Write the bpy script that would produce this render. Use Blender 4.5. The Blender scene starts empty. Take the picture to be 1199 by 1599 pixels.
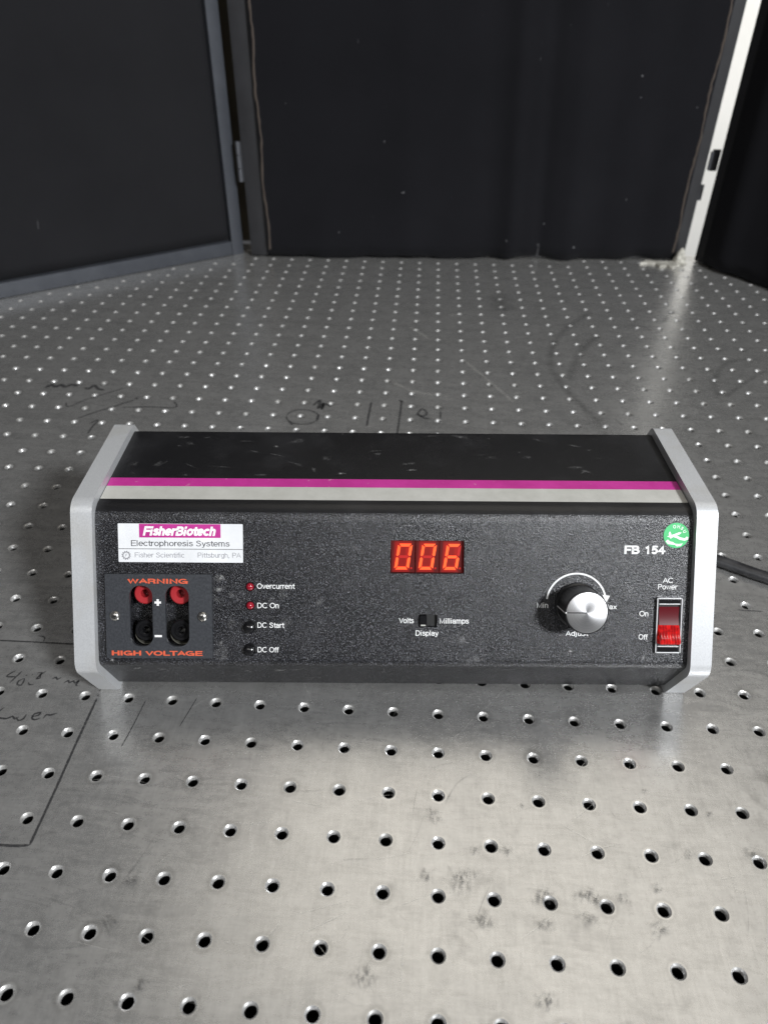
import bpy, bmesh, math, random
from mathutils import Vector, Matrix
import numpy as np
random.seed(7)
S = bpy.context.scene
COL = S.collection

# ------------------------------------------------------------------ camera
YAW, PITCH, ROLL = -0.052658, 0.645295, 0.010007
CAM = np.array([-0.017649, -0.244270, 0.344998]); FPX = 1165.06
_cy, _sy = math.cos(YAW), math.sin(YAW)
_f = np.array([_sy*math.cos(PITCH), _cy*math.cos(PITCH), -math.sin(PITCH)])
_r = np.array([_cy, -_sy, 0.0]); _u = np.cross(_r, _f)
RT = math.cos(ROLL)*_r + math.sin(ROLL)*_u
UP = -math.sin(ROLL)*_r + math.cos(ROLL)*_u
FW = _f
cd = bpy.data.cameras.new('camera'); cam = bpy.data.objects.new('camera', cd); COL.objects.link(cam)
cam.matrix_world = Matrix(((RT[0], UP[0], -FW[0], CAM[0]), (RT[1], UP[1], -FW[1], CAM[1]), (RT[2], UP[2], -FW[2], CAM[2]), (0, 0, 0, 1)))
cd.sensor_fit = 'VERTICAL'; cd.sensor_height = 24.0; cd.lens = FPX/1599*24.0
cd.clip_start = 0.01; cd.clip_end = 50
cd.dof.use_dof = True; cd.dof.focus_distance = 0.40; cd.dof.aperture_fstop = 7.0
S.camera = cam

# ------------------------------------------------------------------ light
W = bpy.data.worlds.new('World'); S.world = W; W.use_nodes = True
W.node_tree.nodes['Background'].inputs[0].default_value = (0.95, 0.96, 1.0, 1)
W.node_tree.nodes['Background'].inputs[1].default_value = 0.07
S.view_settings.view_transform = 'Standard'; S.view_settings.look = 'None'
S.view_settings.exposure = 0; S.view_settings.gamma = 1; S.view_settings.use_curve_mapping = False
def area(name, loc, target, power, sx, sy, col, shape='RECTANGLE'):
    l = bpy.data.lights.new(name, 'AREA'); l.shape = shape; l.size = sx
    if shape in ('RECTANGLE', 'ELLIPSE'): l.size_y = sy
    l.energy = power; l.color = col
    o = bpy.data.objects.new(name, l); COL.objects.link(o); o.location = loc
    o.rotation_euler = (Vector(target)-Vector(loc)).to_track_quat('-Z', 'Y').to_euler()
    return o
area('work_lamp', (1.48, -1.49, 1.68), (0, 0.05, 0.08), 96, 0.36, 0.36, (0.95, 0.975, 1.0), 'DISK')
area('ceiling_light', (0.32, 0.78, 1.75), (0.12, 0.25, 0.0), 6.9, 1.7, 1.15, (1.0, 0.94, 0.83))
area('wide_front_light', (-0.35, -1.75, 2.22), (0, 0.05, 0.08), 18.0, 2.5, 0.20, (1.0, 0.985, 0.95))  # added broad unseen light for the panel's bend highlight, also fills
area('wall_fill_light', (0.90, 1.10, 0.42), (0.72, 1.75, 0.22), 3.2, 0.4, 0.4, (1.0, 0.98, 0.93))  # added unseen light behind the screens, brightens the wall in the gap

# ------------------------------------------------------------------ helpers
def ray(x, y): return FW + RT*(x-599.5)/FPX + UP*(799.5-y)/FPX
def onz(x, y, z=0.0):
    d = ray(x, y); return CAM + d*(z-CAM[2])/d[2]
def project(P):
    d = np.array(P)-CAM; z = d@FW
    return 599.5+FPX*(d@RT)/z, 799.5-FPX*(d@UP)/z, z
def link_mesh(name, me, mat=None, parent=None, smooth=False):
    o = bpy.data.objects.new(name, me); COL.objects.link(o)
    if mat and not me.materials: me.materials.append(mat)
    if parent: o.parent = parent
    if smooth:
        for p in me.polygons: p.use_smooth = True
    return o
def mesh(name, V, F, mat=None, parent=None, smooth=False):
    me = bpy.data.meshes.new(name); me.from_pydata([tuple(v) for v in V], [], [tuple(f) for f in F]); me.update()
    return link_mesh(name, me, mat, parent, smooth)
def bm_obj(name, bm, mat=None, parent=None, smooth=False):
    bmesh.ops.recalc_face_normals(bm, faces=bm.faces)
    me = bpy.data.meshes.new(name); bm.to_mesh(me); bm.free()
    return link_mesh(name, me, mat, parent, smooth)
def autosmooth(o, ang=35):
    me = o.data
    for p in me.polygons: p.use_smooth = True
    try: me.set_sharp_from_angle(angle=math.radians(ang))
    except Exception: pass
    return o
def empty(name, loc=(0, 0, 0), rz=0):
    o = bpy.data.objects.new(name, None); COL.objects.link(o); o.location = loc; o.rotation_euler = (0, 0, rz); o.empty_display_size = .02
    return o
def tag(o, label=None, cat=None, group=None, kind=None):
    if label: o['label'] = label
    if cat: o['category'] = cat
    if group: o['group'] = group
    if kind: o['kind'] = kind
    return o
def fillet(P, R, seg=6):
    """closed polygon P (2D) with corner radii R"""
    out = []; n = len(P)
    for i in range(n):
        p = np.array(P[i], float); a = np.array(P[i-1], float)-p; b = np.array(P[(i+1) % n], float)-p
        la, lb = np.linalg.norm(a), np.linalg.norm(b); a /= la; b /= lb
        r = R[i] if hasattr(R, '__len__') else R
        if r <= 0: out.append(tuple(p)); continue
        ang = math.acos(max(-1, min(1, a@b))); t = min(r/math.tan(ang/2), la*.49, lb*.49); r2 = t*math.tan(ang/2)
        c = p+(a+b)/np.linalg.norm(a+b)*(r2/math.sin(ang/2))
        A = p+a*t-c; B = p+b*t-c
        th = math.acos(max(-1, min(1, (A@B)/(r2*r2)))); sg = 1 if A[0]*B[1]-A[1]*B[0] > 0 else -1
        for k in range(seg+1):
            w = sg*th*k/seg; out.append((c[0]+A[0]*math.cos(w)-A[1]*math.sin(w), c[1]+A[0]*math.sin(w)+A[1]*math.cos(w)))
    return out

# ------------------------------------------------------------------ materials
class N:
    def __init__(s, name):
        s.m = bpy.data.materials.new(name); s.m.use_nodes = True; s.t = s.m.node_tree; s.b = s.t.nodes['Principled BSDF']; s._tc = None
    def n(s, typ, **k):
        q = s.t.nodes.new(typ)
        for a, v in k.items():
            setattr(q, a, v)
        return q
    def l(s, a, b): s.t.links.new(a, b)
    def set(s, **k):
        for a, v in k.items():
            i = s.b.inputs[a.replace('_', ' ')]
            if hasattr(v, 'is_output'): s.l(v, i)
            else: i.default_value = (*v, 1) if (isinstance(v, tuple) and len(v) == 3 and i.type == 'RGBA') else v
        return s
    def co(s, scale=None, rot=None, kind='Object'):
        if s._tc is None: s._tc = s.n('ShaderNodeTexCoord')
        o = s._tc.outputs[kind]
        if scale is None and rot is None: return o
        m = s.n('ShaderNodeMapping'); s.l(o, m.inputs[0])
        if rot: m.inputs['Rotation'].default_value = rot
        if scale: m.inputs['Scale'].default_value = scale if hasattr(scale, '__len__') else (scale,)*3
        return m.outputs[0]
    def noise(s, co, scale, detail=3, rough=.55, dist=0):
        q = s.n('ShaderNodeTexNoise'); s.l(co, q.inputs['Vector']); q.inputs['Scale'].default_value = scale; q.inputs['Detail'].default_value = detail
        q.inputs['Roughness'].default_value = rough; q.inputs['Distortion'].default_value = dist; return q.outputs['Fac']
    def ramp(s, f, *stops):
        q = s.n('ShaderNodeValToRGB'); s.l(f, q.inputs[0]); e = q.color_ramp.elements
        while len(e) < len(stops): e.new(.5)
        for el, (p, c) in zip(e, stops):
            el.position = p; el.color = (*c, 1) if hasattr(c, '__len__') else (c, c, c, 1)
        return q.outputs[0]
    def math(s, op, a, b=None, c=None):
        q = s.n('ShaderNodeMath', operation=op)
        for i, v in enumerate((a, b, c)):
            if v is None: continue
            if hasattr(v, 'is_output'): s.l(v, q.inputs[i])
            else: q.inputs[i].default_value = v
        return q.outputs[0]
    def mix(s, f, a, b, mode='MIX'):
        q = s.n('ShaderNodeMix', data_type='RGBA', blend_type=mode)
        for i, v in ((0, f), (6, a), (7, b)):
            if hasattr(v, 'is_output'): s.l(v, q.inputs[i])
            else: q.inputs[i].default_value = v if i == 0 else ((*v, 1) if hasattr(v, '__len__') else (v, v, v, 1))
        return q.outputs[2]
    def bump(s, h, strength, dist, prev=None):
        q = s.n('ShaderNodeBump'); s.l(h, q.inputs['Height']); q.inputs['Strength'].default_value = strength; q.inputs['Distance'].default_value = dist
        if prev is not None: s.l(prev, q.inputs['Normal'])
        return q.outputs[0]
def simple(name, col, rough=.5, metal=0., spec=.5, emit=None, es=0., **k):
    m = N(name).set(Base_Color=col, Roughness=rough, Metallic=metal, Specular_IOR_Level=spec)
    if emit: m.set(Emission_Color=emit, Emission_Strength=es)
    if k: m.set(**k)
    return m.m

# table steel
def mk_table():
    m = N('brushed_steel'); co = m.co()
    big = m.noise(co, 3.2, 4, .6); mid = m.noise(co, 16, 5, .62, .4); fine = m.noise(co, 120, 4, .6)
    wob = m.noise(co, 30, 3, .6)
    s1 = m.noise(m.co((520, 60, 1), (0, 0, .9)), 1, 3, .6, .8); s2 = m.noise(m.co((70, 600, 1), (0, 0, .2)), 1, 3, .6, .8); s3 = m.noise(m.co((640, 90, 1), (0, 0, -.6)), 1, 3, .6, .8)
    sc = m.math('MULTIPLY', m.math('ADD', m.math('ADD', s1, s2), s3), .3333)
    blot = m.noise(co, 55, 6, .68, .5)
    col = m.ramp(big, (.3, (.48, .482, .486)), (.7, (.58, .578, .572)))
    col = m.mix(.5, col, m.ramp(mid, (.3, (.42, .42, .42)), (.52, (.55, .55, .545)), (.72, (.66, .655, .645))))
    col = m.mix(.5, col, m.ramp(blot, (.32, (.30, .295, .285)), (.5, (.56, .55, .53)), (.68, (.74, .73, .71))))
    f2 = m.noise(co, 230, 6, .75, .3); st = m.noise(m.co((34, 150, 1), (0, 0, .5)), 1, 5, .7, 1.2)
    col = m.mix(.30, col, m.ramp(f2, (.36, (.34, .335, .33)), (.5, (.56, .555, .54)), (.62, (.72, .71, .69))))
    col = m.mix(.30, col, m.ramp(st, (.34, (.36, .355, .345)), (.5, (.57, .56, .545)), (.66, (.72, .71, .69))))
    col = m.mix(.14, col, m.ramp(sc, (.38, .30), (.62, .80)))
    # dark oxide/soot patches
    pm = m.math('MULTIPLY', m.ramp(m.noise(co, 9, 5, .65, .6), (.60, 0), (.72, 1)), m.ramp(fine, (.45, 0), (.62, 1)))
    col = m.mix(m.math('MULTIPLY', pm, .45), col, (.17, .165, .16))
    # worn bright rim / dirt ring at each hole (25.4 mm grid)
    sx = m.n('ShaderNodeSeparateXYZ'); m.l(co, sx.inputs[0])
    def cell(o): 
        a = m.math('ADD', m.math('DIVIDE', o, .0254), 100.5); return m.math('MULTIPLY', m.math('SUBTRACT', m.math('FRACT', a), .5), .0254)
    cx, cy = cell(sx.outputs[0]), cell(sx.outputs[1])
    d = m.math('SQRT', m.math('ADD', m.math('MULTIPLY', cx, cx), m.math('MULTIPLY', cy, cy)))
    d = m.math('ADD', d, m.math('MULTIPLY', m.math('SUBTRACT', m.noise(co, 420, 2), .5), .0012))
    sel = m.ramp(m.noise(co, 14, 2, .5), (.50, 0), (.60, 1)); sel2 = m.ramp(m.noise(co, 11, 2, .5, .3), (.42, 1), (.56, 0))
    ring = m.ramp(m.math('MULTIPLY', d, 100), (.33, 1), (.40, .9), (.46, 0)); ring2 = m.ramp(m.math('MULTIPLY', d, 100), (.36, 0), (.42, 1), (.50, .7), (.62, 0))
    col = m.mix(m.math('MULTIPLY', m.math('MULTIPLY', ring2, sel2), .30), col, (.2, .195, .185))
    col = m.mix(m.math('MULTIPLY', m.math('MULTIPLY', ring, sel), .45), col, (.80, .79, .76))
    rg = m.ramp(m.math('ADD', m.math('MULTIPLY', mid, .35), m.math('ADD', m.math('MULTIPLY', st, .4), m.math('MULTIPLY', f2, .25))), (.3, .20), (.7, .35))
    nb = m.bump(sc, .10, .00004); nb = m.bump(mid, .10, .0006, nb)
    m.set(Base_Color=col, Metallic=.79, Roughness=rg, Normal=nb); return m.m
M = {}
M['table'] = mk_table()
m = N('threaded_steel'); oi = m.n('ShaderNodeObjectInfo')
m.set(Base_Color=m.mix(m.math('MULTIPLY', oi.outputs['Random'], .6), m.ramp(m.noise(m.co(), 900, 3), (.35, (.40, .40, .40)), (.7, (.78, .77, .76))), (.22, .215, .20)), Metallic=.55, Roughness=m.math('MULTIPLY_ADD', oi.outputs['Random'], .25, .28)); M['hole'] = m.m
M['cup'] = simple('deep_hole_shade', (.008, .008, .008), .6)  # near-black puts the deep shade low in each hole into the colour
# textured black paint
def mk_paint(name, scale, spark, dist, rough, dust, c0, c1, c2, spec=.5):
    m = N(name); co = m.co()
    g = m.noise(co, scale, 2, .7); v = m.n('ShaderNodeTexVoronoi'); m.l(co, v.inputs['Vector']); v.inputs['Scale'].default_value = scale*1.1
    big = m.noise(co, 22, 4, .6)
    col = m.ramp(g, (.40, c0), (.56, c1), (.70, c2))
    col = m.mix(m.math('MULTIPLY', m.ramp(big, (.50, 0), (.75, 1)), .16*dust), col, (.13, .13, .14))
    sp = m.math('MULTIPLY', m.ramp(m.noise(co, 160, 5, .7), (.69, 0), (.72, 1)), m.ramp(m.noise(co, 14, 2), (.48, 0), (.62, 1)))
    col = m.mix(m.math('MULTIPLY', sp, .40*dust), col, (.40, .40, .39))
    h = m.math('ADD', g, m.math('MULTIPLY', v.outputs['Distance'], .6))
    m.set(Base_Color=col, Roughness=rough, Specular_IOR_Level=spec, Normal=m.bump(h, spark, dist)); return m.m
M['paint'] = mk_paint('textured_black_paint', 1500, 1., .00021, .25, 1., (.004, .004, .005), (.011, .0113, .014), (.115, .118, .134), .55)
M['paint_top'] = mk_paint('smooth_black_paint', 1500, .35, .0003, .34, .6, (.004, .004, .005), (.006, .006, .007), (.012, .012, .014))
def mk_silver():
    m = N('silver_paint'); co = m.co(); g = m.noise(co, 1300, 2, .6); b = m.noise(co, 40, 4, .6)
    col = m.mix(m.math('MULTIPLY', m.ramp(b, (.48, 0), (.72, 1)), .45), m.ramp(g, (.3, (.50, .51, .525)), (.7, (.59, .60, .615))), (.42, .40, .35))
    m.set(Base_Color=col, Metallic=.40, Roughness=.45, Normal=m.bump(g, .25, .0002)); return m.m
M['silver'] = mk_silver()
def mk_stripe(name, c1, c2):
    m = N(name); co = m.co(); b = m.noise(co, 60, 5, .65); d = m.ramp(m.noise(co, 260, 3, .6), (.68, 0), (.76, 1))
    col = m.mix(m.math('MULTIPLY', d, .35), m.ramp(b, (.35, c1), (.7, c2)), (.75, .72, .62)); m.set(Base_Color=col, Roughness=.42); return m.m
M['magenta'] = mk_stripe('magenta_ink', (.40, .022, .21), (.49, .034, .27))
M['grey_ink'] = mk_stripe('grey_ink', (.40, .395, .365), (.49, .485, .455))
M['white_ink'] = simple('white_ink', (.80, .80, .80), .6)
M['plate_white'] = mk_stripe('label_silver_white', (.66, .67, .69), (.75, .76, .78))
M['black_ink'] = simple('black_ink', (.05, .05, .055), .6)
M['grey_text'] = simple('faded_grey_ink', (.26, .26, .28), .6)
m = N('grey_black_plastic'); co = m.co(); m.set(Base_Color=m.ramp(m.noise(co, 1000, 2), (.35, (.022, .024, .029)), (.7, (.040, .043, .050))), Roughness=.5, Normal=m.bump(m.noise(co, 1400, 2), .25, .0003)); M['plastic'] = m.m
M['orange'] = simple('orange_red_ink', (.62, .10, .045), .5)
M['red_plastic'] = simple('red_plastic', (.36, .022, .028), .35)
M['black_plastic'] = simple('gloss_black_plastic', (.008, .008, .009), .18)
M['knob_black'] = simple('knob_black_plastic', (.012, .012, .013), .35)
M['dark_hole'] = simple('dark_recess', (.006, .006, .006), .6)
M['chrome'] = simple('chrome', (.75, .75, .76), .14, 1.); M['bright_edge'] = simple('bezel_highlight_metal', (.72, .72, .73), .3, .4)
M['screw'] = simple('screw_steel', (.45, .44, .42), .28, 1.)
M['dirty_metal'] = simple('grubby_metal', (.16, .155, .13), .5, .5)
M['led'] = simple('red_led_lens', (.26, .008, .02), .10, 0, .6)
M['seg_on'] = simple('lit_segment', (.3, .02, .01), .4, 0, .3, (1.0, .105, .020), 1.5)
M['seg_off'] = simple('unlit_segment', (.28, .01, .01), .4, 0, .3, (1.0, .02, .012), .22)
m = N('display_glow'); at = m.n('ShaderNodeAttribute'); at.attribute_name = 'fall'
m.set(Base_Color=(.06, .004, .004), Roughness=.3, Emission_Color=(1., .018, .008), Emission_Strength=m.math('MULTIPLY_ADD', at.outputs['Fac'], .34, .03)); M['glow'] = m.m
m = N('display_module_face'); m.set(Base_Color=(.05, .004, .004), Roughness=.25, Emission_Color=(1., .014, .008), Emission_Strength=m.ramp(m.noise(m.co(), 140, 2), (.3, .02), (.7, .06))); M['module'] = m.m
M['module_edge'] = simple('display_module_edge', (.03, .003, .003), .4, 0, .3, (1, .02, .01), .02)
M['rocker_dark'] = simple('rocker_red_dark', (.075, .004, .008), .35, 0, .15, (.6, .004, .008), .03)
m = N('rocker_red_lit'); m.set(Base_Color=(.30, .006, .008), Roughness=.14, Specular_IOR_Level=.7, Emission_Color=(1., .02, .012), Emission_Strength=m.ramp(m.noise(m.co(), 380, 2), (.38, .02), (.68, .50))); M['rocker_lit'] = m.m
M['green'] = mk_stripe('sticker_green', (.03, .42, .12), (.05, .52, .18))
# spun aluminium knob cap: radial sectors come from anisotropic turning marks
m = N('spun_aluminium'); co = m.co()
gr = m.n('ShaderNodeTexGradient', gradient_type='RADIAL'); m.l(co, gr.inputs[0])
tan = m.n('ShaderNodeTangent', direction_type='RADIAL', axis='Z')
wv = m.n('ShaderNodeVectorMath', operation='LENGTH'); m.l(co, wv.inputs[0])
rn = m.n('ShaderNodeTexNoise', noise_dimensions='1D'); m.l(wv.outputs['Value'], rn.inputs['W']); rn.inputs['Scale'].default_value = 5000; rn.inputs['Detail'].default_value = 2
m.set(Base_Color=m.ramp(rn.outputs['Fac'], (.3, (.48, .48, .49)), (.7, (.70, .70, .71))), Metallic=1., Roughness=.36, Anisotropic=.6, Tangent=tan.outputs[0]); M['cap'] = m.m
def mk_fabric(name, c1, c2):
    m = N(name); co = m.co(); a = m.noise(co, 7, 4, .6); w = m.noise(co, 1500, 2, .7)
    dots = m.ramp(m.noise(co, 95, 2, .5), (.775, 0), (.79, 1)); lint = m.ramp(m.noise(m.co((1, 1, .25)), 130, 3, .6), (.76, 0), (.80, 1))
    col = m.ramp(a, (.3, c1), (.7, c2)); col = m.mix(m.math('MULTIPLY', w, .5), col, tuple(x*1.7 for x in c2))
    col = m.mix(m.math('MULTIPLY', m.math('MAXIMUM', dots, m.math('MULTIPLY', lint, .5)), .5), col, (.22, .22, .23))
    m.set(Base_Color=col, Roughness=.95, Specular_IOR_Level=.15, Sheen_Weight=.025, Sheen_Roughness=.5, Normal=m.bump(w, .5, .0006)); return m.m
M['fabric'] = mk_fabric('black_curtain_fabric', (.0040, .0040, .0052), (.0070, .0070, .0088))
M['fabric2'] = mk_fabric('charcoal_curtain_fabric', (.0085, .0085, .0098), (.0125, .0125, .0142))
m = N('frame_blue_grey'); m.set(Base_Color=m.ramp(m.noise(m.co(), 40, 4), (.3, (.038, .042, .052)), (.7, (.052, .057, .068))), Roughness=.5, Metallic=.2); M['frame'] = m.m
m = N('frame_black'); m.set(Base_Color=m.ramp(m.noise(m.co(), 40, 4), (.3, (.010, .010, .012)), (.7, (.017, .017, .020))), Roughness=.55); M['frame_black'] = m.m
M['braid'] = simple('brown_frayed_edge', (.055, .042, .034), .8)
m = N('brown_wood'); m.set(Base_Color=m.ramp(m.noise(m.co((40, 40, 2)), 1, 4), (.3, (.05, .04, .024)), (.7, (.10, .08, .05))), Roughness=.6); M['wood'] = m.m
m = N('white_wall_paint'); m.set(Base_Color=m.ramp(m.noise(m.co(), 6, 3), (.3, (.76, .75, .72)), (.7, (.82, .81, .78))), Roughness=.7); M['wall'] = m.m
M['hinge'] = simple('dark_hinge_metal', (.05, .05, .055), .4, .8)
M['grey_hinge'] = simple('worn_hinge_metal', (.13, .135, .15), .45, .7)
m = N('white_caulk'); m.set(Base_Color=m.ramp(m.noise(m.co(), 200, 4), (.35, (.22, .21, .18)), (.65, (.60, .58, .52))), Roughness=.7); M['caulk'] = m.m
m = N('black_rubber'); m.set(Base_Color=m.ramp(m.noise(m.co(), 120, 4), (.4, (.016, .016, .018)), (.75, (.045, .045, .048))), Roughness=.42); M['rubber'] = m.m
def mk_mark(name, col, lo, hi, amax, sc, rough=.6, metal=0.):
    m = N(name); a = m.math('MULTIPLY', m.ramp(m.noise(m.co(), sc, 4, .7), (lo, 0), (hi, 1)), amax)
    at = m.n('ShaderNodeAttribute'); at.attribute_name = 'fall'; a = m.math('MULTIPLY', a, at.outputs['Fac'])
    m.set(Base_Color=col, Roughness=rough, Metallic=metal, Alpha=a); return m.m
M['marker'] = mk_mark('black_marker_ink', (.03, .03, .032), .25, .50, .88, 700)
M['marker_faint'] = mk_mark('faded_marker_ink', (.035, .035, .037), .28, .55, .92, 600)
M['smear'] = mk_mark('dark_smear', (.05, .05, .05), .28, .75, .46, 90)
M['scratch'] = mk_mark('bright_scratch', (.80, .79, .76), .36, .66, .62, 320, .35, .6)
M['scratch_faint'] = mk_mark('faint_scratch', (.80, .79, .77), .36, .70, .40, 300, .35, .6)
M['dust_faint'] = mk_mark('faint_dust', (.42, .42, .42), .40, .80, .35, 300)
M['soot'] = mk_mark('soot_fleck', (.05, .05, .05), .46, .62, .80, 700)
M['dust'] = mk_mark('dust_scuff', (.50, .50, .49), .42, .66, .75, 600)

# ------------------------------------------------------------------ table
PITCH_H = 0.0254; RH = 0.00345
X0, X1, Y0, Y1 = -31, 31, -17, 33          # cells
def side_of(ax, ay, bx, by, x, y): return (bx-ax)*(y-ay)-(by-ay)*(x-ax)
PL_A, PL_B = (-.2755, .8095), (-.80, .4125)        # left screen foot line
PC_A, PC_B = (-.262, .797), (.3425, .8305)      # back screen foot line
PR_A, PR_B = (.3570, .8275), (.570, .495)        # right screen foot line
def has_hole(x, y):
    if y < -.36 or y > .815 or x > .62: return False
    if side_of(*PL_A, *PL_B, x, y) < .004: return False
    if side_of(*PC_A, *PC_B, x, y) > -.006: return False
    if side_of(*PR_A, *PR_B, x, y) > -.002: return False
    return True
NS = 24
circ = [(math.cos(2*math.pi*k/NS), math.sin(2*math.pi*k/NS)) for k in range(NS)]
def sq(c, s):
    t = 1/max(abs(c), abs(s)); return c*t, s*t
sqp = [sq(*c) for c in circ]
V, F, holes = [], [], []
h2 = PITCH_H/2
for i in range(X0, X1+1):
    for j in range(Y0, Y1+1):
        x, y = i*PITCH_H, j*PITCH_H; b = len(V)
        if has_hole(x, y):
            holes.append((x, y))
            V += [(x+a*h2, y+c*h2, 0) for a, c in sqp] + [(x+a*RH, y+c*RH, 0) for a, c in circ]
            F += [(b+k, b+(k+1) % NS, b+NS+(k+1) % NS, b+NS+k) for k in range(NS)]
        else:
            V += [(x-h2, y-h2, 0), (x+h2, y-h2, 0), (x+h2, y+h2, 0), (x-h2, y+h2, 0)]; F.append((b, b+1, b+2, b+3))
xa, xb, ya, yb = X0*PITCH_H-h2, X1*PITCH_H+h2, Y0*PITCH_H-h2, Y1*PITCH_H+h2
b = len(V); V += [(xa, ya, 0), (xb, ya, 0), (xb, yb, 0), (xa, yb, 0), (xa, ya, -.06), (xb, ya, -.06), (xb, yb, -.06), (xa, yb, -.06)]
F += [(b, b+4, b+5, b+1), (b+1, b+5, b+6, b+2), (b+2, b+6, b+7, b+3), (b+3, b+7, b+4, b), (b+4, b+7, b+6, b+5)]
table = mesh('table_top', V, F, M['table']); tag(table, kind='structure')
# threaded holes: rim chamfer, thread, floor
def cup_rings(detail):
    R = [(RH, 0.0), (.00338, -.00007)]
    z = -.0003
    nth = 2 if detail else 1; st = .00127 if detail else .0025
    for k in range(nth):
        R += [(.00270, z-st*.30), (.00312, z-st*.72)]; z -= st
    R += [(.0029, z-.0002), (.0040, z-.0012), (.0042, z-.009), (.003, z-.010)]
    return R
def cup(detail, ns):
    R = cup_rings(detail); V = []; F = []
    for r, z in R: V += [(r*math.cos(2*math.pi*k/ns), r*math.sin(2*math.pi*k/ns), z) for k in range(ns)]
    for a in range(len(R)-1):
        F += [(a*ns+(k+1) % ns, a*ns+k, (a+1)*ns+k, (a+1)*ns+(k+1) % ns) for k in range(ns)]
    F.append(tuple((len(R)-1)*ns+k for k in range(ns)))
    return V, F
vis = []
for (x, y) in holes:
    px, py, z = project((x, y, 0))
    if z > 0.05 and -8 < px < 1207 and -8 < py < 1607 and not (112 < px < 1118 and 668 < py < 1062): vis.append((z, x, y))
vis.sort(); near = {(x, y) for _, x, y in vis[:300]}
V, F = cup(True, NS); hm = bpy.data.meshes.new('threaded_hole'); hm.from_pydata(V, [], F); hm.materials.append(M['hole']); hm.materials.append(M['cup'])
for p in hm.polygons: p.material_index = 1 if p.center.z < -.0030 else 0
for p in hm.polygons: p.use_smooth = True
try: hm.set_sharp_from_angle(angle=math.radians(40))
except Exception: pass
for (x, y) in sorted(near):
    o = bpy.data.objects.new('threaded_hole', hm); COL.objects.link(o); o.parent = table; o.location = (x, y, 0); o.rotation_euler[2] = random.choice(range(24))*math.pi/12
VV, FF = [], []
v0, f0 = cup(False, NS)
for (x, y) in holes:
    if (x, y) in near: continue
    b = len(VV); VV += [(x+a, y+c, z) for a, c, z in v0]; FF += [tuple(b+k for k in f) for f in f0]
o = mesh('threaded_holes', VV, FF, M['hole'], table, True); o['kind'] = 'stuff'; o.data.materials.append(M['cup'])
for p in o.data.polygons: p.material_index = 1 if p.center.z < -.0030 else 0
try: o.data.set_sharp_from_angle(angle=math.radians(40))
except Exception: pass

# ------------------------------------------------------------------ marks on the table (pen, smears, scratches)
zc = [0.00012]
def stroke(name, pts, w, mat, taper=True, jitter=.12, closed=False):
    P = [Vector(onz(*p)[:3]) for p in pts]
    Q = []
    n = len(P)
    for i in range(n-1):                       # catmull-rom
        p0, p1, p2, p3 = P[max(i-1, 0)], P[i], P[i+1], P[min(i+2, n-1)]
        k = max(2, int((p2-p1).length/.0012)); k = min(k, 40)
        for a in range(k):
            t = a/k; Q.append(.5*((2*p1)+(p2-p0)*t+(2*p0-5*p1+4*p2-p3)*t*t+(3*p1-p0-3*p2+p3)*t**3))
    Q.append(P[-1]); V = []; F = []
    zc[0] += .000004; z = zc[0]; edge = 1.0 if name == 'pen_stroke' else 0.0; fall = []
    for i, q in enumerate(Q):
        d = Q[min(i+1, len(Q)-1)]-Q[max(i-1, 0)]; d.z = 0
        d = d.normalized() if d.length > 1e-9 else Vector((1, 0, 0)); nn = Vector((-d.y, d.x, 0))
        ww = w*.5*(1+random.uniform(-jitter, jitter))*(1.0 if edge else 1.35); e_ = min(1, .0+min(i, len(Q)-1-i)/(2 if edge else 6))
        if taper: ww *= .45+.55*e_
        V += [(q.x+nn.x*ww, q.y+nn.y*ww, z), (q.x, q.y, z), (q.x-nn.x*ww, q.y-nn.y*ww, z)]; fall += [edge*(.5+.5*e_), .5*edge+(1-.5*edge)*e_, edge*(.5+.5*e_)]
    F = [(3*i+k, 3*i+k+1, 3*i+k+4, 3*i+k+3) for i in range(len(Q)-1) for k in (0, 1)]
    return with_fall(mesh(name, V, F, mat, table), fall)
def with_fall(o, fall):
    at = o.data.attributes.new('fall', 'FLOAT', 'POINT')
    for i, f in enumerate(fall): at.data[i].value = f
    return o
def zm(ox, oy, sc): return lambda L: [(ox+a*sc, oy+b*sc) for a, b in L]
z1 = zm(0, 980, .1835); z2 = zm(50, 580, .2085); z3 = zm(420, 600, .2502); z6 = zm(600, 380, .5); z7 = zm(0, 1100, .5004); z8 = zm(600, 1100, .4996)
pen = 'pen_stroke'
for L, w in [([(-60, 107), (300, 124), (640, 141)], .0011), ([(325, 70), (365, 75), (385, 90), (372, 120)], .0010),
             ([(140, 365), (60, 415), (150, 418)], .0010), ([(192, 370), (140, 420), (85, 472)], .0010),
             ([(215, 432), (165, 452), (150, 485), (185, 490), (207, 455), (212, 432)], .0010), ([(245, 465), (255, 487), (290, 482)], .0010),
             ([(222, 409), (240, 405)], .0010), ([(272, 406), (288, 400)], .0010),
             ([(318, 388), (360, 384), (330, 420), (313, 436), (345, 430), (350, 402), (400, 370)], .0010),
             ([(445, 440), (480, 424), (492, 442), (525, 425)], .0012), ([(545, 475), (585, 450), (592, 470), (630, 455), (642, 474), (680, 448), (650, 488), (665, 497)], .0011),
             ([(-40, 735), (0, 710), (40, 680)], .0011), ([(-30, 765), (60, 776), (110, 755), (130, 780), (165, 760)], .0011), ([(140, 760), (160, 792), (205, 775), (230, 735)], .0011),
             ([(275, 762), (330, 746), (352, 724), (300, 735), (275, 770), (300, 786), (350, 770)], .0011), ([(370, 776), (400, 742), (430, 746), (492, 728)], .0011),
             ([(864, 522), (848, 542)], .0012), ([(842, 570), (832, 588)], .0012)]:
    stroke(pen, z1(L), w, M['marker'])
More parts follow.
